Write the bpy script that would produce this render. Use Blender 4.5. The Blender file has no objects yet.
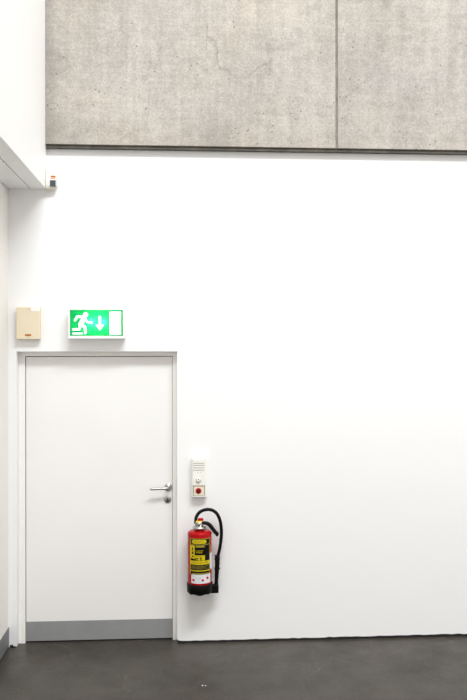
import bpy, bmesh, math, random
from mathutils import Vector, Matrix
random.seed(7)
scene = bpy.context.scene
COL = scene.collection
PI = math.pi

# ------------------------------------------------------------------ camera
F = 770.0
YAW = math.radians(3.5)
CAM = Vector((0.0, -5.5, 2.089))
cd = bpy.data.cameras.new('camera')
cd.sensor_fit = 'VERTICAL'; cd.sensor_height = 36.0; cd.lens = F * 36.0 / 700.0
cd.clip_start = 0.05; cd.clip_end = 100
cam = bpy.data.objects.new('camera', cd); COL.objects.link(cam)
cam.location = CAM
cam.rotation_euler = (PI / 2, math.radians(0.06), -YAW)
scene.camera = cam
FW = Vector((math.sin(YAW), math.cos(YAW), 0)); RT = Vector((math.cos(YAW), -math.sin(YAW), 0))

def at(px, py, y=0.0):
    """measured point of the photograph on the upright plane at depth y"""
    d = FW * F + RT * (px - 233.5) + Vector((0, 0, 1)) * (350 - py)
    t = (y - CAM.y) / d.y
    p = CAM + d * t
    return Vector((p.x, y, p.z))

XB = at(46.7, 100).x                       # room-side face of the bulkhead
# ------------------------------------------------------------------ materials
def srgb(r, g, b):
    def f(c):
        c /= 255.0
        return c / 12.92 if c <= 0.04045 else ((c + 0.055) / 1.055) ** 2.4
    return (f(r), f(g), f(b), 1)

def base_mat(name, col, rough=0.5, metal=0.0, noise=0.04, nscale=20, bump=0.0, bscale=60, spec=0.5, coat=0.0):
    m = bpy.data.materials.new(name); m.use_nodes = True
    nt = m.node_tree; N = nt.nodes; L = nt.links
    b = N['Principled BSDF']
    tc = N.new('ShaderNodeTexCoord')
    nz = N.new('ShaderNodeTexNoise'); nz.inputs['Scale'].default_value = nscale; nz.inputs['Detail'].default_value = 4
    L.new(tc.outputs['Object'], nz.inputs['Vector'])
    rp = N.new('ShaderNodeValToRGB')
    rp.color_ramp.elements[0].position = 0.3; rp.color_ramp.elements[1].position = 0.7
    rp.color_ramp.elements[0].color = tuple(c * (1 - noise) for c in col[:3]) + (1,)
    rp.color_ramp.elements[1].color = tuple(min(1, c * (1 + noise)) for c in col[:3]) + (1,)
    L.new(nz.outputs['Fac'], rp.inputs['Fac']); L.new(rp.outputs['Color'], b.inputs['Base Color'])
    b.inputs['Roughness'].default_value = rough; b.inputs['Metallic'].default_value = metal
    b.inputs['Specular IOR Level'].default_value = spec; b.inputs['Coat Weight'].default_value = coat
    if bump:
        n2 = N.new('ShaderNodeTexNoise'); n2.inputs['Scale'].default_value = bscale; n2.inputs['Detail'].default_value = 3
        L.new(tc.outputs['Object'], n2.inputs['Vector'])
        bp = N.new('ShaderNodeBump'); bp.inputs['Strength'].default_value = bump; bp.inputs['Distance'].default_value = 0.01
        L.new(n2.outputs['Fac'], bp.inputs['Height']); L.new(bp.outputs['Normal'], b.inputs['Normal'])
    return m

WALLC = (0.86, 0.86, 0.865, 1)
M = {}
M['wall'] = base_mat('white_wall_paint', WALLC, 0.6, noise=0.006, nscale=1.5, bump=0.08, bscale=5, spec=0.3)
M['wall_left'] = base_mat('warm_white_paint', (0.85, 0.83, 0.80, 1), 0.6, noise=0.01, nscale=2, spec=0.3)
M['bulk'] = base_mat('white_board', (0.87, 0.865, 0.86, 1), 0.55, noise=0.008, nscale=2, spec=0.3)
M['door'] = base_mat('door_laminate', (0.84, 0.832, 0.82, 1), 0.45, noise=0.012, nscale=2, spec=0.4)
M['frame'] = base_mat('frame_paint', (0.88, 0.87, 0.84, 1), 0.4, noise=0.01)
M['kick'] = base_mat('brushed_kick_plate', srgb(142, 143, 143), 0.5, 0.0, noise=0.05, nscale=9)
M['base'] = base_mat('grey_baseboard', srgb(110, 112, 114), 0.5, noise=0.05, nscale=7)
M['black'] = base_mat('black_gap', (0.008, 0.008, 0.008, 1), 0.8, noise=0.3, nscale=40)
M['channel'] = base_mat('dark_channel', srgb(72, 68, 60), 0.7, noise=0.45, nscale=14)
M['joint'] = base_mat('joint_mortar', srgb(120, 114, 104), 0.8, noise=0.3, nscale=12)
M['sensor'] = base_mat('off_white_plastic', (0.70, 0.68, 0.61, 1), 0.5, noise=0.01, spec=0.2)
M['steel'] = base_mat('brushed_steel', (0.46, 0.45, 0.43, 1), 0.32, 1.0, noise=0.05, nscale=60)
M['steel_dark'] = base_mat('keyway_steel', (0.12, 0.115, 0.11, 1), 0.4, 0.8, noise=0.05)
M['chrome'] = base_mat('valve_chrome', (0.50, 0.49, 0.45, 1), 0.25, 1.0, noise=0.04, nscale=50)
M['cream'] = base_mat('cream_plastic', (0.75, 0.66, 0.485, 1), 0.45, noise=0.012, nscale=8)
M['cream_mark'] = base_mat('tan_print', (0.58, 0.45, 0.28, 1), 0.6)
M['orange'] = base_mat('rust_orange_badge', (0.44, 0.12, 0.015, 1), 0.5, spec=0.15)
M['white_pl'] = base_mat('white_plastic', (0.86, 0.86, 0.85, 1), 0.35, noise=0.01)
M['ivory'] = base_mat('ivory_plastic', (0.85, 0.84, 0.795, 1), 0.5, noise=0.012, spec=0.2)
M['ivory_d'] = base_mat('grey_slot', (0.38, 0.37, 0.33, 1), 0.6)
M['sage'] = base_mat('sage_grey_frame', (0.30, 0.31, 0.24, 1), 0.5, noise=0.2, nscale=60)
M['buff'] = base_mat('buff_face', (0.80, 0.72, 0.56, 1), 0.5)
M['darkred'] = base_mat('dark_red_button', (0.19, 0.002, 0.008, 1), 0.4, spec=0.2)
M['pink'] = base_mat('pink_ring', (0.85, 0.42, 0.34, 1), 0.5)
M['grey_print'] = base_mat('grey_print', (0.30, 0.30, 0.31, 1), 0.5)
M['glassblue'] = base_mat('dark_sensor_window', (0.035, 0.055, 0.08, 1), 0.15, coat=0.4, noise=0.3, nscale=90)
M['red'] = base_mat('extinguisher_red', (0.37, 0.001, 0.003, 1), 0.2, noise=0.03, spec=0.16)
M['redcap'] = base_mat('red_cap', (0.42, 0.004, 0.004, 1), 0.4, spec=0.2)
M['rubber'] = base_mat('black_rubber', (0.003, 0.003, 0.003, 1), 0.5, noise=0.1, spec=0.14)
M['yellow'] = base_mat('label_yellow', (0.60, 0.47, 0.006, 1), 0.5, noise=0.04, nscale=80, spec=0.2)
M['olive'] = base_mat('label_olive', (0.24, 0.20, 0.03, 1), 0.5, noise=0.35, nscale=260, spec=0.2)
M['label_black'] = base_mat('label_black', (0.004, 0.004, 0.003, 1), 0.5, noise=0.2, spec=0.12)
M['label_white'] = base_mat('label_white', (0.72, 0.71, 0.76, 1), 0.4, noise=0.02)
M['label_red'] = base_mat('label_red', (0.42, 0.012, 0.012, 1), 0.4, spec=0.2)
M['label_orange'] = base_mat('label_orange', (0.40, 0.10, 0.03, 1), 0.4)
M['safety_yellow'] = base_mat('yellow_collar', (0.85, 0.62, 0.04, 1), 0.4)
M['fleck'] = base_mat('pale_fleck', (0.7, 0.69, 0.66, 1), 0.7)

def concrete(name, tint, seed):
    m = bpy.data.materials.new(name); m.use_nodes = True
    nt = m.node_tree; N = nt.nodes; L = nt.links; b = N['Principled BSDF']
    tc = N.new('ShaderNodeTexCoord')
    def mapping(sx, sy, sz):
        mp = N.new('ShaderNodeMapping'); mp.inputs['Scale'].default_value = (sx, sy, sz)
        mp.inputs['Location'].default_value = (seed, seed * .3, seed * .7)
        L.new(tc.outputs['Object'], mp.inputs['Vector']); return mp
    def noise(mp, s, d=5, r=0.55, dist=0.0):
        n = N.new('ShaderNodeTexNoise'); n.inputs['Scale'].default_value = s; n.inputs['Detail'].default_value = d
        n.inputs['Roughness'].default_value = r; n.inputs['Distortion'].default_value = dist
        L.new(mp.outputs['Vector'], n.inputs['Vector']); return n
    def rng(sock, a, b_, c, d):
        r = N.new('ShaderNodeMapRange'); r.inputs[1].default_value = a; r.inputs[2].default_value = b_
        r.inputs[3].default_value = c; r.inputs[4].default_value = d; L.new(sock, r.inputs[0]); return r.outputs[0]
    def mul(a, b_):
        x = N.new('ShaderNodeMath'); x.operation = 'MULTIPLY'; L.new(a, x.inputs[0]); L.new(b_, x.inputs[1]); return x.outputs[0]
    iso = mapping(1, 1, 1)
    big = rng(noise(iso, 1.6, 5, 0.6).outputs['Fac'], 0.3, 0.7, 0.86, 1.12)
    streak = rng(noise(mapping(9, 1, 0.6), 1.6, 4, 0.6).outputs['Fac'], 0.3, 0.7, 0.9, 1.08)
    fine = rng(noise(iso, 70, 6, 0.8).outputs['Fac'], 0.3, 0.7, 0.72, 1.24)
    grit = rng(noise(iso, 17, 6, 0.8).outputs['Fac'], 0.35, 0.65, 0.88, 1.10)
    cross = rng(noise(mapping(1.2, 1, 22), 2.0, 3, 0.6).outputs['Fac'], 0.3, 0.7, 0.95, 1.05)
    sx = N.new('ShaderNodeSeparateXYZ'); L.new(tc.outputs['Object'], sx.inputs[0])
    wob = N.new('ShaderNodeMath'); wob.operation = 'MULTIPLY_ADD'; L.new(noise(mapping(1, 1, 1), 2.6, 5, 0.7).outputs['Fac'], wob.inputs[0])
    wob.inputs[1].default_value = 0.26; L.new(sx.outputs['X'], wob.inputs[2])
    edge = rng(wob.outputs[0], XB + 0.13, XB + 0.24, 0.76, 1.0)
    spots = rng(noise(iso, 5.5, 4, 0.6, 0.4).outputs['Fac'], 0.58, 0.70, 1.0, 0.82)
    # pores
    vo = N.new('ShaderNodeTexVoronoi'); vo.inputs['Scale'].default_value = 21; L.new(iso.outputs['Vector'], vo.inputs['Vector'])
    pore = rng(vo.outputs['Distance'], 0.07, 0.15, 0.35, 1.0)
    pn = rng(noise(iso, 4, 2).outputs['Fac'], 0.50, 0.56, 0.0, 1.0)
    mx = N.new('ShaderNodeMix'); mx.data_type = 'FLOAT'; mx.inputs[2].default_value = 1.0
    L.new(pn, mx.inputs[0]); L.new(pore, mx.inputs[3])
    # hairline cracks
    wv = N.new('ShaderNodeTexVoronoi'); wv.feature = 'DISTANCE_TO_EDGE'; wv.inputs['Scale'].default_value = 1.0
    nd = noise(iso, 3, 4); ad = N.new('ShaderNodeMixRGB'); ad.inputs[0].default_value = 0.25
    mpz = mapping(1.6, 1, 0.8); L.new(mpz.outputs['Vector'], ad.inputs[1]); L.new(nd.outputs['Color'], ad.inputs[2])
    L.new(ad.outputs[0], wv.inputs['Vector'])
    crack = rng(wv.outputs['Distance'], 0.0, 0.006, 0.0, 1.0)
    cm = rng(noise(iso, 1.7, 2).outputs['Fac'], 0.57, 0.62, 0.0, 0.28)
    inv = N.new('ShaderNodeMath'); inv.operation = 'SUBTRACT'; inv.inputs[0].default_value = 1.0; L.new(crack, inv.inputs[1])
    ck = mul(inv.outputs[0], cm)
    ck2 = N.new('ShaderNodeMath'); ck2.operation = 'SUBTRACT'; ck2.inputs[0].default_value = 1.0; L.new(ck, ck2.inputs[1])
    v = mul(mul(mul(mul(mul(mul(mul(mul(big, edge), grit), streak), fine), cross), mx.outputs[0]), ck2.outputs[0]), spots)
    hue = N.new('ShaderNodeMixRGB'); hue.inputs[1].default_value = tint
    hue.inputs[2].default_value = (tint[0] * 1.02, tint[1] * 0.995, tint[2] * 0.96, 1)
    L.new(rng(noise(iso, 1.1, 3).outputs['Fac'], 0.4, 0.6, 0.0, 1.0), hue.inputs[0])
    cc = N.new('ShaderNodeVectorMath'); cc.operation = 'SCALE'
    L.new(hue.outputs[0], cc.inputs[0]); L.new(v, cc.inputs['Scale'])
    L.new(cc.outputs[0], b.inputs['Base Color']); b.inputs['Roughness'].default_value = 0.8
    bp = N.new('ShaderNodeBump'); bp.inputs['Strength'].default_value = 0.35; bp.inputs['Distance'].default_value = 0.003
    L.new(v, bp.inputs['Height']); L.new(bp.outputs['Normal'], b.inputs['Normal'])
    return m
M['conc_a'] = concrete('cast_concrete', (0.385, 0.358, 0.325, 1), 2.0)
M['conc_b'] = concrete('cast_concrete_greyer', (0.375, 0.352, 0.324, 1), 9.0)

def floor_mat():
    m = bpy.data.materials.new('dark_polished_screed'); m.use_nodes = True
    nt = m.node_tree; N = nt.nodes; L = nt.links; b = N['Principled BSDF']
    tc = N.new('ShaderNodeTexCoord')
    def noise(s, d=4, sc=(1, 1, 1), r=0.6):
        mp = N.new('ShaderNodeMapping'); mp.inputs['Scale'].default_value = sc; L.new(tc.outputs['Object'], mp.inputs['Vector'])
        n = N.new('ShaderNodeTexNoise'); n.inputs['Scale'].default_value = s; n.inputs['Detail'].default_value = d; n.inputs['Roughness'].default_value = r
        L.new(mp.outputs['Vector'], n.inputs['Vector']); return n.outputs['Fac']
    def rng(sock, a, b_, c, d):
        r = N.new('ShaderNodeMapRange'); r.inputs[1].default_value = a; r.inputs[2].default_value = b_
        r.inputs[3].default_value = c; r.inputs[4].default_value = d; L.new(sock, r.inputs[0]); return r.outputs[0]
    def op(o, a, b_):
        x = N.new('ShaderNodeMath'); x.operation = o
        for i, q in enumerate((a, b_)):
            if isinstance(q, (int, float)): x.inputs[i].default_value = q
            else: L.new(q, x.inputs[i])
        return x.outputs[0]
    v = op('MULTIPLY', rng(noise(2.2), .3, .7, .70, 1.28), rng(noise(45, 6, (1, 1, 1), .75), .3, .7, .70, 1.28))
    # fine pale scuffs
    vo = N.new('ShaderNodeTexVoronoi'); vo.feature = 'DISTANCE_TO_EDGE'; vo.inputs['Scale'].default_value = 1.9
    mp = N.new('ShaderNodeMapping'); mp.inputs['Rotation'].default_value = (0, 0, 0.6); L.new(tc.outputs['Object'], mp.inputs['Vector'])
    nd = N.new('ShaderNodeTexNoise'); nd.inputs['Scale'].default_value = 2.5; L.new(mp.outputs['Vector'], nd.inputs['Vector'])
    ad = N.new('ShaderNodeMixRGB'); ad.inputs[0].default_value = 0.4
    L.new(mp.outputs['Vector'], ad.inputs[1]); L.new(nd.outputs['Color'], ad.inputs[2]); L.new(ad.outputs[0], vo.inputs['Vector'])
    sc = op('MULTIPLY', rng(vo.outputs['Distance'], 0, .010, 1, 0), rng(noise(3, 3), .48, .60, 0, .8))
    v = op('MULTIPLY', v, op('ADD', sc, 1.0))
    col = N.new('ShaderNodeVectorMath'); col.operation = 'SCALE'
    col.inputs[0].default_value = (0.049, 0.0425, 0.0345); L.new(v, col.inputs['Scale'])
    L.new(col.outputs[0], b.inputs['Base Color'])
    L.new(rng(noise(5), .3, .7, .30, .46), b.inputs['Roughness'])
    b.inputs['Specular IOR Level'].default_value = 0.27
    bp = N.new('ShaderNodeBump'); bp.inputs['Strength'].default_value = 0.15; bp.inputs['Distance'].default_value = 0.004
    L.new(noise(18, 5), bp.inputs['Height']); L.new(bp.outputs['Normal'], b.inputs['Normal'])
    return m
M['floor'] = floor_mat()

def emis(name, col, s):
    m = bpy.data.materials.new(name); m.use_nodes = True
    b = m.node_tree.nodes['Principled BSDF']
    b.inputs['Base Color'].default_value = col; b.inputs['Roughness'].default_value = 0.4
    b.inputs['Emission Color'].default_value = col; b.inputs['Emission Strength'].default_value = s
    return m
M['lit_white'] = emis('backlit_white', (0.93, 1.0, 0.96, 1), 0.9)
def panel_mat():
    m = bpy.data.materials.new('backlit_green_acrylic'); m.use_nodes = True
    nt = m.node_tree; N = nt.nodes; L = nt.links; N.remove(N['Principled BSDF'])
    out = N['Material Output']
    tr = N.new('ShaderNodeBsdfTranslucent'); tr.inputs['Color'].default_value = (0.15, 0.86, 0.40, 1)
    df = N.new('ShaderNodeBsdfDiffuse'); df.inputs['Color'].default_value = (0.0, 0.17, 0.085, 1)
    em = N.new('ShaderNodeEmission'); em.inputs['Color'].default_value = (0.0, 1.0, 0.5, 1); em.inputs['Strength'].default_value = 0.01
    mx = N.new('ShaderNodeMixShader'); mx.inputs[0].default_value = 0.5; L.new(df.outputs[0], mx.inputs[1]); L.new(tr.outputs[0], mx.inputs[2])
    a = N.new('ShaderNodeAddShader'); L.new(mx.outputs[0], a.inputs[0]); L.new(em.outputs[0], a.inputs[1])
    L.new(a.outputs[0], out.inputs['Surface'])
    return m
M['green'] = panel_mat()

# ------------------------------------------------------------------ mesh helpers
class MB:
    """collects shapes into ONE mesh; several materials allowed"""
    def __init__(s): s.bm = bmesh.new(); s.mats = []
    def mi(s, m):
        if m not in s.mats: s.mats.append(m)
        return s.mats.index(m)
    def faces(s, fs, m, smooth=False):
        i = s.mi(m)
        for f in fs: f.material_index = i; f.smooth = smooth
    def box(s, lo, hi, m, bevel=0.0, seg=2, smooth=False):
        t = bmesh.new(); bmesh.ops.create_cube(t, size=1)
        lo = Vector(lo); hi = Vector(hi)
        for v in t.verts: v.co = Vector(((lo[k] + hi[k]) / 2 + v.co[k] * (hi[k] - lo[k]) for k in range(3)))
        if bevel: bmesh.ops.bevel(t, geom=t.edges[:], offset=bevel, segments=seg, affect='EDGES', profile=0.5)
        s.merge(t, m, smooth); return s
    def merge(s, t, m, smooth=False):
        me = bpy.data.meshes.new('t'); t.to_mesh(me); t.free()
        n = len(s.bm.faces); s.bm.from_mesh(me); bpy.data.meshes.remove(me)
        s.bm.faces.ensure_lookup_table(); s.faces(s.bm.faces[n:], m, smooth)
    def prism(s, pts, y0, y1, m, axis='y', bevel=0.0):
        t = bmesh.new()
        def co(p, d): return {'y': (p[0], d, p[1]), 'x': (d, p[0], p[1]), 'z': (p[0], p[1], d)}[axis]
        vs = [t.verts.new(co(p, y0)) for p in pts]
        f = t.faces.new(vs)
        r = bmesh.ops.extrude_face_region(t, geom=[f])
        nv = [g for g in r['geom'] if isinstance(g, bmesh.types.BMVert)]
        d = {'y': (0, y1 - y0, 0), 'x': (y1 - y0, 0, 0), 'z': (0, 0, y1 - y0)}[axis]
        bmesh.ops.translate(t, vec=d, verts=nv)
        bmesh.ops.recalc_face_normals(t, faces=t.faces[:])
        if bevel: bmesh.ops.bevel(t, geom=t.edges[:], offset=bevel, segments=2, affect='EDGES')
        s.merge(t, m); return s
    def lathe(s, prof, c, m, seg=40, axis='z', smooth=True, mod=None):
        """prof: list of (radius, height) along the axis"""
        t = bmesh.new(); rings = []
        for r, h in prof:
            ring = []
            for k in range(seg):
                a = 2 * PI * k / seg
                rr = max(r, 1e-5)
                u, w = rr * math.cos(a), rr * math.sin(a)
                hh = h if mod is None else mod(r, h, a)
                if axis == 'z': p = (c[0] + u, c[1] + w, c[2] + hh)
                else: p = (c[0] + u, c[1] - hh, c[2] + w)      # axis 'y' grows towards the room
                ring.append(t.verts.new(p))
            rings.append(ring)
        for i in range(len(rings) - 1):
            for k in range(seg):
                t.faces.new((rings[i][k], rings[i][(k + 1) % seg], rings[i + 1][(k + 1) % seg], rings[i + 1][k]))
        t.faces.new(rings[0]); t.faces.new(rings[-1])
        bmesh.ops.recalc_face_normals(t, faces=t.faces[:])
        s.merge(t, m, smooth); return s
    def tube(s, pts, rads, m, seg=14, sub=6, flat=1.0):
        P = [Vector(p) for p in pts]
        if not isinstance(rads, (list, tuple)): rads = [rads] * len(P)
        q = []; rr = []
        for i in range(len(P) - 1):                                # Catmull-Rom
            p0 = P[max(i - 1, 0)]; p1 = P[i]; p2 = P[i + 1]; p3 = P[min(i + 2, len(P) - 1)]
            for k in range(sub):
                u = k / sub
                q.append(0.5 * ((2 * p1) + (-p0 + p2) * u + (2 * p0 - 5 * p1 + 4 * p2 - p3) * u * u + (-p0 + 3 * p1 - 3 * p2 + p3) * u ** 3))
                rr.append(rads[i] * (1 - u) + rads[i + 1] * u)
        q.append(P[-1]); rr.append(rads[-1])
        t = bmesh.new(); rings = []
        up = Vector((0, -1, 0))
        for i, p in enumerate(q):
            tg = (q[min(i + 1, len(q) - 1)] - q[max(i - 1, 0)]).normalized()
            a = up - tg * up.dot(tg)
            if a.length < 1e-3: a = Vector((1, 0, 0))
            a.normalize(); b = tg.cross(a)
            rings.append([t.verts.new(p + (a * math.cos(2 * PI * k / seg) * flat + b * math.sin(2 * PI * k / seg)) * rr[i]) for k in range(seg)])
        for i in range(len(rings) - 1):
            for k in range(seg):
                t.faces.new((rings[i][k], rings[i][(k + 1) % seg], rings[i + 1][(k + 1) % seg], rings[i + 1][k]))
        t.faces.new(rings[0]); t.faces.new(rings[-1])
        bmesh.ops.recalc_face_normals(t, faces=t.faces[:])
        s.merge(t, m, True); return s
    def build(s, name, parent=None, label=None):
        me = bpy.data.meshes.new(name); s.bm.to_mesh(me); s.bm.free()
        for m in s.mats: me.materials.append(m)
        o = bpy.data.objects.new(name, me); COL.objects.link(o)
        if parent:
            o.parent = parent
            base = parent.matrix_basis if parent.parent is None else parent.parent.matrix_basis
            if parent.parent is None or parent.type == 'EMPTY':
                o.location = -parent.location if parent.type == 'EMPTY' else Vector((0, 0, 0))
        if label: o['label'] = label
        return o
def thing(name, loc, label, cat):
    e = bpy.data.objects.new(name, None); COL.objects.link(e); e.location = loc
    e.empty_display_size = 0.1
    e['label'] = label; e['category'] = cat
    return e
def struct(o): o['kind'] = 'structure'; return o

# ------------------------------------------------------------------ the room
XL = at(8.2, 600).x                       # left wall plane
ZB = at(46.0, 189.2).z                    # underside of the bulkhead
XR = 5.6                                  # the wall runs on to the right
ZC = at(200, 149.6).z                     # underside of the concrete
ZTOP = 6.6
O1 = at(16.5, 351.3); O2 = at(177.0, 351.3)
DEPTH = 0.078

# floor
b = MB(); b.box((XL - 0.2, -8.5, -0.15), (XR, 0.3, 0.0), M['floor'])
fl = struct(b.build('floor'))
b = MB()
for px, py, r in ((202.2, 685.5, .006), (205.2, 685.7, .005)):
    d = FW * F + RT * (px - 233.5) + Vector((0, 0, 1)) * (350 - py); t = -CAM.z / d.z; p = CAM + d * t
    b.lathe([(r, 0.0), (r * .8, 0.0012), (r * .2, 0.002)], (p.x, p.y, 0), M['fleck'], 9)
b.build('paint_fleck', fl)

# main wall: outline with the doorway cut out and a slightly ragged lower edge
def ragged(x0, x1, n, z0, amp):
    out = []
    for k in range(n + 1):
        out.append((x0 + (x1 - x0) * k / n, z0 + random.uniform(-amp, amp)))
    return out
pts = [(XL - 0.2, ZC + 0.0)]
pts += [(XL - 0.2, 0.0), (XL + 0.006, 0.0)]
pts += [(XL + 0.012, 0.020), (XL + 0.020, 0.014), (XL + 0.028, 0.022), (XL + 0.036, 0.006), (XL + 0.044, 0.009), (O1.x - 0.004, 0.002)]
pts += [(O1.x, 0.004), (O1.x, O1.z), (O2.x, O2.z)]
pts += [(O2.x, 0.035), (O2.x + 0.004, 0.022), (O2.x + 0.012, 0.020), (O2.x + 0.026, 0.0175)]
pts += ragged(O2.x + 0.05, 1.0, 26, 0.017, 0.002)[0:]
pts += ragged(1.02, 2.1, 26, 0.019, 0.003)
pts += [(XR, 0.019), (XR, ZC + 0.0)]
b = MB(); b.prism(pts, 0.0, 0.16, M['wall'])
b.box((XL - 0.2, 0.1605, 0.0), (XR, 0.30, ZC), M['wall'])
struct(b.build('wall_back'))

# black joint under the wall
b = MB()
b.box((O2.x + 0.006, 0.002, 0.0), (XR, 0.02, 0.028), M['black'])
b.box((XL + 0.004, 0.003, 0.0), (O1.x - 0.006, 0.02, 0.024), M['black'])
for k in range(7):
    x = XL + 0.008 + k * 0.006; r = random.uniform(.002, .005)
    b.lathe([(r, 0), (r * .7, r * .8), (r * .1, r)], (x, -0.004 - random.random() * .006, 0), M['black'], 7, smooth=False)
for k in range(9):
    x = O2.x + 0.004 + k * 0.005; r = random.uniform(.002, .004)
    b.lathe([(r, 0), (r * .7, r * .8), (r * .1, r)], (x, -0.003 - random.random() * .004, 0), M['black'], 7, smooth=False)
b.box((XL - .001, -8.5, 0.0), (XL + 0.0015, -0.002, 0.011), M['black'])
struct(b.build('trim_2'))

# concrete upper wall: two cast panels standing proud of the plaster, a narrow open joint between them
J = at(337.0, 100, -0.045).x
CB = 0.045
up = bpy.data.objects.new('wall_upper', None); COL.objects.link(up); struct(up)
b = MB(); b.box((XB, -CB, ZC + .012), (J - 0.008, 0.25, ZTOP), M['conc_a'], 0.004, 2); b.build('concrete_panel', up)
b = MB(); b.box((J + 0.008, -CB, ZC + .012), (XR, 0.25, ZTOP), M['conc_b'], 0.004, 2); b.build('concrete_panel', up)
b = MB(); b.box((J - 0.008, -CB + 0.006, ZC + .012), (J + 0.008, 0.2, ZTOP), M['joint']); b.build('joint_filler', up)
# dark channel under the panels
b = MB()
b.box((XB + 0.002, -CB + 0.012, ZC - 0.012), (XR, 0.0, ZC + 0.012), M['channel'])
b.box((XB + 0.002, -CB + 0.004, ZC - 0.014), (XR, -CB + 0.012, ZC - 0.004), M['channel'])
struct(b.build('trim_1'))

# left wall and its baseboard
b = MB(); b.box((XL - 0.2, -8.5, 0.0), (XL, 0.0, ZB), M['wall_left']); struct(b.build('wall_left'))
ZBB = at(8.6, 626.8).z
b = MB(); b.box((XL, -8.5, 0.010), (XL + 0.005, -0.002, ZBB), M['base'], 0.0015); struct(b.build('baseboard_left'))

# boxed bulkhead above it, with board joints along the underside
g1 = at(30.8, 189).x; W = 0.0035
prof = [(XL - 0.2, ZB), (XL + 0.002, ZB), (XL + 0.002, ZB + .02), (XL + 0.010, ZB + .02), (XL + 0.010, ZB),
        (g1 - W, ZB), (g1 - W, ZB + .02), (g1 + W, ZB + .02), (g1 + W, ZB), (XB - .002, ZB), (XB, ZB + .002), (XB, ZTOP), (XL - 0.2, ZTOP)]
b = MB(); b.prism(prof, -8.5, 0.0, M['bulk']); b.bm.normal_update()
struct(b.build('wall_bulkhead'))

# ------------------------------------------------------------------ door
door = bpy.data.objects.new('door_1', None); COL.objects.link(door); struct(door)
door.location = ((O1.x + O2.x) / 2, DEPTH, 0)
yf = DEPTH - 0.010                                   # face of the steel frame
LL = at(26.0, 400, DEPTH).x; LR = at(172.2, 400, DEPTH).x; LT = at(100, 356.6, DEPTH).z
G = 0.005
fw_l = LL - G; fw_r = LR + G * .6; zt = LT + G
b = MB()
b.prism([(O1.x + .0005, 0.0), (O1.x + .0005, O1.z - .0005), (O2.x - .0005, O1.z - .0005), (O2.x - .0005, 0.0), (fw_r, 0.0), (fw_r, zt), (fw_l, zt), (fw_l, 0.0)], yf, yf + 0.05, M['frame'])
b.build('door_frame', door)
b = MB(); b.box((O1.x + .01, DEPTH + .046, 0.0), (O2.x - .01, DEPTH + .056, O1.z - .01), M['black']); b.build('door_gap_shade', door)  # flat black sheet behind the leaf, painting the shade in its gaps
b = MB(); b.box((LL, DEPTH, 0.011), (LR, DEPTH + 0.042, LT), M['door'], 0.001)
leaf = b.build('door_leaf', door)
b = MB(); b.box((LL, DEPTH + .004, 0.0), (LR, DEPTH + .03, 0.0112), M['black']); b.build('under_door_shade', door)  # added black strip: shade of the gap under the leaf, painted in
ZK = at(100, 619.9, DEPTH).z
b = MB(); b.box((LL + .001, DEPTH - .0018, 0.012), (LR - .001, DEPTH, ZK), M['kick'], .0006); b.build('kick_plate', door, 'grey kick plate')
# lever handle
R0 = at(168.2, 487.0, DEPTH)
b = MB()
b.lathe([(.0275, 0), (.0275, .006), (.026, .008), (.012, .0085), (.011, .010)], R0, M['steel'], 40, 'y')
hd = b.build('door_handle', door)
e = at(150.2, 488.6, DEPTH - .062)
x1 = R0.x
b = MB()
b.tube([(x1, DEPTH - .008, R0.z), (x1, DEPTH - .040, R0.z), (x1 - .004, DEPTH - .052, R0.z), (x1 - .02, DEPTH - .058, R0.z), (x1 - .06, DEPTH - .060, R0.z - .001), (e.x + .004, DEPTH - .060, R0.z - .003), (e.x, DEPTH - .060, R0.z - .003)],
       [.010, .010, .010, .0095, .0090, .0085, .006], M['steel'], 18)
o = b.build('lever', door); o.parent = hd; o.location = (0, 0, 0)
K0 = at(167.6, 499.2, DEPTH)
b = MB()
b.lathe([(.0255, 0), (.0255, .006), (.024, .008), (.006, .008)], K0, M['steel'], 40, 'y')
ck = b.build('lock_cylinder', door)
b = MB()
b.lathe([(.0085, .008), (.0085, .0105), (.003, .0105)], (K0.x, DEPTH, K0.z + .004), M['steel_dark'], 24, 'y')
b.box((K0.x - .0045, DEPTH - .010, K0.z - .017), (K0.x + .0045, DEPTH - .0075, K0.z), M['steel_dark'], .001)
o = b.build('keyway', door); o.parent = ck; o.location = (0, 0, 0)

# ------------------------------------------------------------------ exit sign
SD = -0.075                                            # front of the housing
a = at(68.3, 338.3, SD); c = at(124.8, 308.0, SD)
sign = thing('exit_sign', ((a.x + c.x) / 2, 0, a.z), 'backlit green emergency exit sign with white running figure, arrow and door', 'exit sign')
pa = at(69.9, 335.7, SD); pc = at(122.9, 309.8, SD)
b = MB(); w = .004
b.box((a.x, SD + .001, a.z), (c.x, 0, a.z + w), M['white_pl'], .0012)
b.box((a.x, SD + .001, c.z - w), (c.x, 0, c.z), M['white_pl'], .0012)
b.box((a.x, SD + .001, a.z + w), (a.x + w, 0, c.z - w), M['white_pl'])
b.box((c.x - w, SD + .001, a.z + w), (c.x, 0, c.z - w), M['white_pl'])
b.box((a.x + w, -.004, a.z + w), (c.x - w, 0, c.z - w), M['white_pl'])
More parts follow.
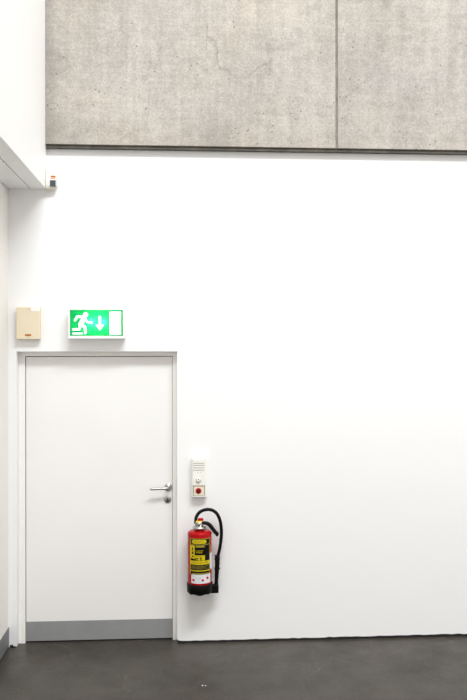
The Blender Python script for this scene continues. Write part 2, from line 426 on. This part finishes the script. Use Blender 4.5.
# front bezel
for lo, hi in (((a.x, a.z), (c.x, pa.z)), ((a.x, pc.z), (c.x, c.z)), ((a.x, pa.z), (pa.x, pc.z)), ((pc.x, pa.z), (c.x, pc.z))):
    b.box((lo[0], SD, lo[1]), (hi[0], SD + .003, hi[1]), M['white_pl'])
b.build('housing', sign)
b = MB(); b.box((pa.x, SD + .0008, pa.z), (pc.x, SD + .002, pc.z), M['green'])
pan = b.build('green_panel', sign, 'backlit green acrylic panel')
def S(px, py): p = at(px, py, SD); return (p.x, p.z)
def zA(zx, zy): return S(60 + zx / 11.67, 300 + zy / 11.67)
def zB(zx, zy): return S(95 + zx / 11.67, 300 + zy / 11.67)
YS0, YS1 = SD - .0004, SD + .0006
U = 1 / 11.67 / 140.0
def stroke(mb, pts, wd, m, y0=YS0, y1=YS1):
    r = wd * U / 2
    for i in range(len(pts) - 1):
        p = Vector(pts[i]); q = Vector(pts[i + 1]); d = (q - p).normalized(); n = Vector((-d.y, d.x))
        mb.prism([tuple(p + n * r), tuple(q + n * r), tuple(q - n * r), tuple(p - n * r)], y0, y1, m)
    for p in pts[(0 if len(pts) > 2 else 0):]:
        mb.prism([(p[0] + r * math.cos(2 * PI * k / 14), p[1] + r * math.sin(2 * PI * k / 14)) for k in range(14)], y0 - .00005, y1, m)
b = MB()
hc = zA(299, 170)
b.prism([(hc[0] + 28 * U * math.cos(2 * PI * k / 24), hc[1] + 28 * U * math.sin(2 * PI * k / 24)) for k in range(24)], YS0, YS1, M['lit_white'])
stroke(b, [zA(280, 212), zA(240, 285)], 52, M['lit_white'])
stroke(b, [zA(275, 196), zA(205, 190), zA(176, 234)], 25, M['lit_white'])
stroke(b, [zA(290, 212), zA(322, 258), zA(372, 262)], 21, M['lit_white'])
stroke(b, [zA(238, 285), zA(226, 340), zA(156, 342)], 25, M['lit_white'])
stroke(b, [zA(248, 292), zA(292, 312), zA(297, 380)], 29, M['lit_white'])
b.prism([zA(146, 380), zA(262, 380), zA(262, 398), zA(146, 398)], YS0, YS1, M['lit_white'])
b.build('running_figure', sign)
b = MB()
b.prism([zB(44, 185), zB(70, 185), zB(70, 288), zB(108, 288), zB(57, 355), zB(6, 288), zB(44, 288)], YS0, YS1, M['lit_white'])
b.build('arrow', sign)
b = MB(); b.prism([zB(170, 135), zB(303, 135), zB(303, 402), zB(170, 402)], YS0, YS1, M['lit_white']); b.build('doorway_symbol', sign)
# the lamp inside the housing
for fx, en in ((91.5, .62), (103.0, .62)):
    p = at(fx, 322, SD)
    ld = bpy.data.lights.new('sign_lamp', 'POINT'); ld.energy = en; ld.color = (1.0, 1.0, 0.9); ld.shadow_soft_size = 0.012
    lo = bpy.data.objects.new('sign_lamp', ld); COL.objects.link(lo); lo.location = Vector((p.x, SD + .026, p.z)) - sign.location; lo.parent = sign

# ------------------------------------------------------------------ cream wall box
BD = -0.045
a = at(16.2, 339.0, BD); c = at(40.2, 306.8, BD)
bx = thing('junction_box', ((a.x + c.x) / 2, 0, a.z), 'flat cream plastic wall box with small rust-orange badge, left of the green sign', 'wall box')
b = MB(); b.box((a.x + .004, -.012, a.z + .004), (c.x - .004, 0, c.z - .004), M['cream'], .001); b.build('backplate', bx)
b = MB(); b.box((a.x, BD, a.z), (c.x, -.012, c.z), M['cream'], .004, 3); cv = b.build('cover', bx)
def zc(zx, zy, y=BD): p = at(12 + zx / 14.6, 300 + zy / 14.6, y); return (p.x, p.z)
p, q = zc(278, 158), zc(408, 106)
b = MB(); b.box((p[0], BD - .0006, p[1]), (q[0], BD + .001, q[1]), M['white_pl']); b.build('white_sticker', bx, 'white sticker at top right corner')
p, q = zc(190, 522), zc(280, 496)
b = MB(); b.box((p[0], BD - .001, p[1]), (q[0], BD + .001, q[1]), M['orange'], .0008)
p, q = zc(233, 552), zc(245, 522)
b.box((p[0], BD - .0006, p[1]), (q[0], BD + .001, q[1]), M['cream_mark']); b.build('badge', bx, 'rust-orange badge')
b = MB()
for x0, x1, y0, y1 in ((218, 232, 122, 132), (234, 246, 119, 133), (248, 262, 122, 132), (258, 280, 160, 166)):
    p, q = zc(x0, y1), zc(x1, y0); b.box((p[0], BD - .0004, p[1]), (q[0], BD + .001, q[1]), M['cream_mark'])
b.build('printed_mark', bx)

# ------------------------------------------------------------------ motion sensor beside the bulkhead
XS0 = XB + .0015
def zs(zx, zy, y): p = at(40 + zx / 19.46, 165 + zy / 19.46, y); return p
QD = -0.055
a = zs(110, 470, QD); c = zs(325, 60, QD)
ms = thing('motion_sensor', (XB + .04, 0, a.z), 'small white motion sensor with dark window, mounted at the bulkhead corner', 'motion sensor')
wd = c.x - XS0
sh = MB()
H = c.z - a.z
# side profile bulging towards the lower half, corners rounded in plan
t = bmesh.new(); rings = []
profz = [(0.0, .030), (.03, .042), (.08, .051), (.18, .056), (.42, .056), (.55, .050), (.80, .040), (.95, .036), (1.0, .028)]
for fz, dp in profz:
    zz = a.z + fz * H; ww = wd * (1.0 - .34 * (1 - fz / .18) ** 2 if fz < .18 else 1.0 - .14 * max(0, fz - .3) / .7)
    rr = .016; ring = [(XS0, 0.0), (XS0, -dp + .004), (XS0 + .004, -dp)]
    for k in range(7):
        an = PI / 2 * k / 6
        ring.append((XS0 + ww - rr + rr * math.sin(an), -dp + rr - rr * math.cos(an)))
    ring.append((XS0 + ww, 0.0))
    rings.append([t.verts.new((x, y, zz)) for x, y in ring])
for i in range(len(rings) - 1):
    n = len(rings[i])
    for k in range(n): t.faces.new((rings[i][k], rings[i][(k + 1) % n], rings[i + 1][(k + 1) % n], rings[i + 1][k]))
t.faces.new(rings[0]); t.faces.new(rings[-1]); bmesh.ops.recalc_face_normals(t, faces=t.faces[:])
sh.merge(t, M['sensor']); sh.build('housing', ms)
p = zs(196, 415, -.056); q = zs(300, 292, -.056)
b = MB(); b.box((p.x, -.059, p.z), (q.x, -.050, q.z), M['glassblue'], .0015)
for fr in (.33, .66): b.box((p.x + (q.x - p.x) * fr - .0006, -.0598, p.z + .002), (p.x + (q.x - p.x) * fr + .0006, -.0588, q.z - .002), M['glassblue'])
b.box((q.x + .0015, -.0585, p.z - .003), (q.x + .0055, -.040, q.z + .003), M['sage'], .001)
b.build('sensor_window', ms, 'dark blue-grey lens window')
p = zs(215, 238, -.05); q = zs(312, 205, -.05)
b = MB(); b.box((p.x, -.0535, p.z + .001), (q.x - .003, -.044, q.z), M['orange'], .001)
b.box((p.x - .001, -.056, p.z - .008), (q.x - .004, -.045, p.z + .0005), M['pink'], .0015); b.build('indicator_lens', ms, 'orange-brown indicator strip')
b = MB(); p = zs(258, 118, -.038)
b.lathe([(.0025, .0), (.0020, .001), (.0004, .0014)], (p.x, -.0385, p.z), M['ivory'], 12, 'y'); b.build('screw_cap', ms)

# ------------------------------------------------------------------ alarm call point
CD = -0.050
def zk(zx, zy, y=CD): p = at(180 + zx / 11.67, 450 + zy / 11.67, y); return (p.x, p.z)
a = zk(134, 556); c = zk(310, 96)
cp = thing('alarm_call_point', ((a[0] + c[0]) / 2, 0, a[1]), 'ivory alarm call point with speaker slots, key switch and dark red button, above the extinguisher', 'alarm call point')
b = MB(); b.box((a[0], CD + .008, a[1]), (c[0], 0, c[1]), M['ivory'], .004, 3); b.build('backbox', cp)
f0 = zk(150, 548); f1 = zk(292, 104)
s0 = zk(150, 532); s1 = zk(290, 414)
b = MB()
b.box((f0[0], CD, s1[1]), (f1[0], CD + .009, f1[1]), M['ivory'], .002)
b.box((f0[0], CD, f0[1]), (f1[0], CD + .009, s0[1]), M['ivory'], .001)
b.build('front_cover', cp)
b = MB()
for zy in (155, 180, 208, 235):
    p, q = zk(152, zy + 4.5), zk(284, zy - 4.5)
    b.box((p[0], CD - .0006, p[1]), (q[0], CD + .001, q[1]), M['ivory_d'])
for zx in (205, 240):
    p = zk(zx, 262); b.lathe([(.003, 0), (.0028, .001), (.001, .001)], (p[0], CD, p[1]), M['ivory_d'], 14, 'y')
b.build('speaker_grille', cp)
p = zk(214, 348)
b = MB(); b.lathe([(.0165, 0), (.0165, .008), (.014, .013), (.005, .013)], (p[0], CD, p[1]), M['ivory'], 32, 'y')
b.lathe([(.0185, 0), (.0185, .003), (.0165, .003)], (p[0], CD, p[1]), M['steel'], 32, 'y')
ks = b.build('key_switch', cp, 'round key switch with a metal rim')
b = MB(); b.lathe([(.0045, 0), (.0045, .0012), (.001, .0012)], (p[0], CD - .013, p[1] + .006), M['steel_dark'], 16, 'y')
o = b.build('keyhole', cp); o.parent = ks; o.location = (0, 0, 0)
b = MB()
for zx, zy in ((262, 304),):
    p = zk(zx, zy); b.box((p[0] - .004, CD - .0004, p[1] - .0015), (p[0] + .004, CD + .001, p[1] + .0015), M['ivory_d'])
b.build('printed_mark', cp)
# break-glass unit
b = MB(); t0 = .005
b.box((s0[0], CD + .001, s0[1]), (s1[0], CD + .0075, s1[1]), M['buff'])
for lo, hi in (((s0[0], s0[1]), (s0[0] + t0 * 1.2, s1[1])), ((s1[0] - t0, s0[1]), (s1[0], s1[1])), ((s0[0], s1[1] - t0 * .9), (s1[0], s1[1])), ((s0[0], s0[1]), (s1[0], s0[1] + t0 * .6))):
    b.box((lo[0], CD - .001, lo[1]), (hi[0], CD + .0005, hi[1]), M['sage'])
bg = b.build('break_glass_unit', cp, 'buff square with sage grey rim')
p = zk(214, 474)
b = MB(); b.lathe([(.0235, 0), (.0235, .0015), (.018, .0015)], (p[0], CD + .001, p[1]), M['pink'], 32, 'y')
b.lathe([(.0185, 0), (.0185, .006), (.015, .009), (.004, .010)], (p[0], CD + .001, p[1]), M['darkred'], 32, 'y')
o = b.build('push_button', cp, 'dark red round button'); o.parent = bg; o.location = (0, 0, 0)

# ------------------------------------------------------------------ fire extinguisher
YC = -0.110; RB = 0.0835
def zf(zx, zy, y=YC): p = at(180 + zx / 6.667, 500 + zy / 6.667, y); return p
ctr = zf(130, 400)
CX = ctr.x
def Z(zy, y=YC - RB): return zf(130, zy, y).z
zb0 = Z(643); zb1 = Z(570); zsh = Z(232); ztop = Z(203, YC)
fe = thing('fire_extinguisher', (CX, YC, zb0), 'red fire extinguisher with black hose and yellow-black label, hung right of the door', 'fire extinguisher')
b = MB()
prof = [(RB * .80, zb0 + .012), (RB * .97, zb0 + .025), (RB, zb0 + .04), (RB, zsh - .005)]
for k in range(1, 9):
    an = PI / 2 * k / 8
    prof.append((.030 + (RB - .030) * math.cos(an) ** .8 if k < 8 else .030, zsh - .005 + (ztop - zsh + .008) * math.sin(an)))
b.lathe(prof, (CX, YC, 0), M['red'], 64); b.build('cylinder', fe, 'glossy red cylinder')
b = MB()
def scal(r, h, an): return h + (.006 * (0.5 + 0.5 * math.cos(an * 6)) if h < zb0 + .004 and r > .05 else 0)
b.lathe([(.04, zb0 + .012), (RB * .84, zb0), (RB * .93, zb0 + .001), (RB + .005, zb0 + .014), (RB + .006, zb1 - .004), (RB + .004, zb1), (RB + .0002, zb1)], (CX, YC, 0), M['rubber'], 64, mod=scal)
base = b.build('base_ring', fe, 'black plastic base ring')
# wall bracket behind the body
b = MB(); b.box((CX - .022, YC + RB - .004, Z(330)), (CX + .022, 0, Z(250)), M['rubber'], .002)
b.build('wall_bracket', fe)
b = MB(); b.box((CX - .022, YC + RB - .004, Z(560)), (CX + .022, 0, Z(520)), M['rubber'], .002); b.build('wall_bracket', fe)
# neck and valve
zn0 = Z(206, YC); 
b = MB()
nx = zf(127, 180).x
b.lathe([(.028, zn0 - .006), (.030, zn0 + .004), (.034, zf(0, 197).z), (.0455, zf(0, 192).z), (.047, zf(0, 184).z), (.043, zf(0, 177).z), (.026, zf(0, 174).z), (.024, zf(0, 150).z), (.020, zf(0, 143).z), (.008, zf(0, 142).z)], (nx, YC, 0), M['chrome'], 40)
b.box((nx - .030, YC - .018, zf(0, 172).z), (nx + .016, YC + .018, zf(0, 148).z), M['chrome'], .005, 3)
b.lathe([(.013, 0), (.013, .012), (.011, .014), (.003, .014)], (nx - .004, YC - .016, zf(0, 160).z), M['chrome'], 24, 'y')
vv = b.build('valve', fe, 'chrome valve head')
p = zf(104, 147); q = zf(146, 136)
b = MB(); b.box((p.x, YC - .020, p.z), (q.x, YC + .020, q.z), M['safety_yellow'], .003); o = b.build('collar', fe, 'yellow collar'); o.parent = vv; o.location = (0, 0, 0)
p = zf(118, 137); q = zf(155, 121)
b = MB(); b.box((p.x, YC - .017, p.z), (q.x, YC + .017, q.z), M['redcap'], .004, 3); b.build('strike_knob', fe, 'small red cap on the valve')
# carrying lever
def T(pts, y=YC): return [tuple(zf(x, z, y)) for x, z in pts]
b = MB()
b.tube(T([(138, 154), (160, 152), (182, 157), (200, 170), (215, 190), (232, 212), (246, 226), (243, 240)]), [.010, .012, .0130, .0140, .0140, .0135, .013, .007], M['rubber'], 14, flat=1.5)
b.build('handle', fe, 'black bent handle')
# hose: leaves the valve at the left, arches over and comes down at the right
hy = -.075
b = MB()
hp = [(104, 158, YC), (104, 135, YC), (108, 112, YC + .005), (125, 86, YC + .01), (152, 69, YC + .012), (188, 63, YC + .016), (222, 72, YC + .02), (248, 96, hy - .01), (265, 135, hy), (273, 180, hy), (275, 225, hy), (270, 280, hy), (262, 330, hy), (252, 372, hy), (250, 392, hy)]
b.tube([tuple(zf(x, z, y)) for x, z, y in hp], 0.0115, M['rubber'], 16)
b.build('hose', fe)
b = MB()
b.tube([tuple(zf(x, z, hy)) for x, z in ((247, 372), (247, 384), (247, 420), (245, 462), (242, 520), (240, 566), (240, 590))], [.014, .018, .017, .016, .0135, .0125, .0125], M['rubber'], 18, sub=3)
for zz in (376, 398, 460):
    p = zf(247, zz, hy); b.lathe([(.014, 0), (.0200, .002), (.0200, .007), (.014, .009)], (p.x, hy, p.z), M['rubber'], 20)
b.build('nozzle', fe)
p = zf(212, 616, hy); q = zf(255, 562, hy)
b = MB(); b.box((CX + RB * .85, hy - .022, p.z), (q.x, hy + .022, q.z), M['rubber'], .004, 3)
b.box((zf(226, 0, hy).x, hy - .020, q.z - .004), (q.x - .001, hy + .020, q.z + .008), M['rubber'], .003)
b.build('nozzle_holder', fe)

# labels: patches wrapped on the cylinder, x given on the front view
def patch(mb, x0, x1, z0, z1, m, lift, n=None):
    """x in metres from the axis as seen from the front, z absolute"""
    R = RB + lift
    a0 = math.asin(max(-1, min(1, x0 / R))); a1 = math.asin(max(-1, min(1, x1 / R)))
    n = n or max(2, int(abs(a1 - a0) / .09) + 1)
    fs = []; prev = None
    for k in range(n + 1):
        an = a0 + (a1 - a0) * k / n
        c3 = []
        for rr in (R, R - .0012):
            for zz in (z0, z1): c3.append(mb.bm.verts.new((CX + rr * math.sin(an), YC - rr * math.cos(an), zz)))
        if prev:
            fs.append(mb.bm.faces.new((prev[0], c3[0], c3[1], prev[1])))
            fs.append(mb.bm.faces.new((prev[1], c3[1], c3[3], prev[3])))
            fs.append(mb.bm.faces.new((prev[2], c3[2], c3[0], prev[0])))
        prev = c3
    mb.faces(fs, m, False)
def lx(zx): return (185 + zx / 15.57 - (180 + 130 / 6.667)) / 142.0      # zoom frame 3/4 to metres from the axis
def z3(zy): return at(200, 535 + zy / 15.57, YC - RB).z
def z4(zy): return at(200, 565 + zy / 15.57, YC - RB).z
def pt(mb, x0, x1, y0, y1, m, lift=.0016, zz=z3): patch(mb, lx(x0), lx(x1), zz(y1), zz(y0), m, lift)
def glyphs(mb, x0, x1, y0, y1, m, lift, zz=z3, w=7.0):
    x = x0
    while x < x1 - w:
        ww = w * random.uniform(.6, 1.2); k = random.choice((0, 1, 2))
        pt(mb, x, x + ww * .35, y0, y1, m, lift, zz)
        if k: pt(mb, x, x + ww * .8, y0, y0 + (y1 - y0) * .35, m, lift, zz)
        if k == 2: pt(mb, x, x + ww * .8, y1 - (y1 - y0) * .35, y1, m, lift, zz)
        x += ww + 2.5
L1 = MB(); Y = M['yellow']; K = M['label_black']; OL = M['olive']
pt(L1, 76, 378, 60, 620, K, .0010)
pt(L1, 76, 372, 58, 72, OL)
pt(L1, 118, 312, 78, 138, Y, .0016)
pt(L1, 104, 118, 88, 128, Y, .0016); pt(L1, 312, 324, 88, 128, Y, .0016)
glyphs(L1, 128, 305, 96, 122, OL, .0022, w=14)
pt(L1, 80, 372, 148, 160, OL)
pt(L1, 160, 300, 164, 196, OL); glyphs(L1, 168, 292, 172, 188, Y, .0022, w=9)
pt(L1, 80, 146, 168, 372, Y)
pt(L1, 108, 124, 200, 236, K, .0022); pt(L1, 102, 130, 280, 300, K, .0022); pt(L1, 108, 124, 262, 282, K, .0022); pt(L1, 84, 142, 246, 249, K, .0022); pt(L1, 104, 128, 330, 350, K, .0022)
glyphs(L1, 160, 278, 240, 256, Y, .0016, w=10); glyphs(L1, 168, 268, 264, 284, Y, .0016, w=10)
pt(L1, 150, 302, 318, 400, Y)
pt(L1, 156, 200, 360, 376, K, .0022); pt(L1, 156, 172, 376, 400, K, .0022); pt(L1, 186, 206, 388, 402, K, .0022)
pt(L1, 222, 252, 352, 368, K, .0022); pt(L1, 234, 250, 372, 398, K, .0022)
glyphs(L1, 158, 296, 328, 342, OL, .0022, w=10)
pt(L1, 76, 382, 405, 464, Y, .0018)
glyphs(L1, 100, 360, 426, 444, OL, .0024, w=12)
for y0, y1 in ((476, 488), (494, 504), (510, 522)):
    glyphs(L1, 100, 300, y0, y1, OL, .0016, w=10)
pt(L1, 310, 372, 478, 484, OL)
for y0, y1 in ((22, 34), (42, 54), (60, 72)): glyphs(L1, 96, 366, y0, y1, OL, .0016, z4, w=10)
pt(L1, 80, 380, 86, 100, Y, .0016, z4)
pt(L1, 110, 366, 128, 150, OL, .0016, z4); pt(L1, 76, 84, 60, 620, Y, .0014); pt(L1, 370, 378, 60, 620, OL, .0014)
L1.build('instruction_label', fe, 'yellow and black instruction label')
L2 = MB(); pt(L2, 94, 386, 152, 292, M['label_white'], .0012, z4)
for x, y in ((128, 240), (270, 240), (342, 212)):
    for dx, dy in ((14, 14), (18, 9), (9, 18)): pt(L2, x - dx, x + dx, y - dy, y + dy, M['label_red'], .0018 + dx * 1e-5, z4)
glyphs(L2, 170, 250, 200, 208, M['grey_print'], .0018, z4, 6); glyphs(L2, 175, 240, 214, 222, M['grey_print'], .0018, z4, 6)
glyphs(L2, 105, 170, 170, 178, M['grey_print'], .0018, z4, 6); glyphs(L2, 175, 240, 262, 268, M['grey_print'], .0018, z4, 6); glyphs(L2, 300, 370, 172, 178, M['grey_print'], .0018, z4, 6)
L2.build('inspection_label', fe, 'white inspection label with red dots')
L3 = MB()
R_ = RB + .001
pt(L3, 383, 402, 180, 306, M['label_orange'], .0012)
pt(L3, 380, 412, 306, 540, M['label_white'], .0012)
pt(L3, 388, 408, 0, 95, M['label_white'], .0012, z4)
L3.build('side_sticker', fe, 'narrow white sticker down the right side')

# ------------------------------------------------------------------ light
w = bpy.data.worlds.new('hall_daylight'); scene.world = w; w.use_nodes = True
bgn = w.node_tree.nodes['Background']; bgn.inputs['Color'].default_value = (1.0, 0.96, 0.905, 1); bgn.inputs['Strength'].default_value = 0.76
def area(name, loc, target, size, energy, color=(1, 1, 1)):
    ld = bpy.data.lights.new(name, 'AREA'); ld.shape = 'RECTANGLE'; ld.size = size[0]; ld.size_y = size[1]; ld.energy = energy; ld.color = color
    o = bpy.data.objects.new(name, ld); COL.objects.link(o); o.location = loc
    d = Vector(target) - Vector(loc); o.rotation_euler = d.to_track_quat('-Z', 'Y').to_euler()
    return o
area('hall_lamp', (1.9, -5.7, 10.0), (0.4, 0, 2.2), (6.5, 1.2), 660, (0.955, 0.985, 1.0))

scene.view_settings.view_transform = 'Standard'
scene.view_settings.look = 'None'
scene.view_settings.gamma = 1.0
scene.view_settings.exposure = 0.52
scene.view_settings.use_curve_mapping = False
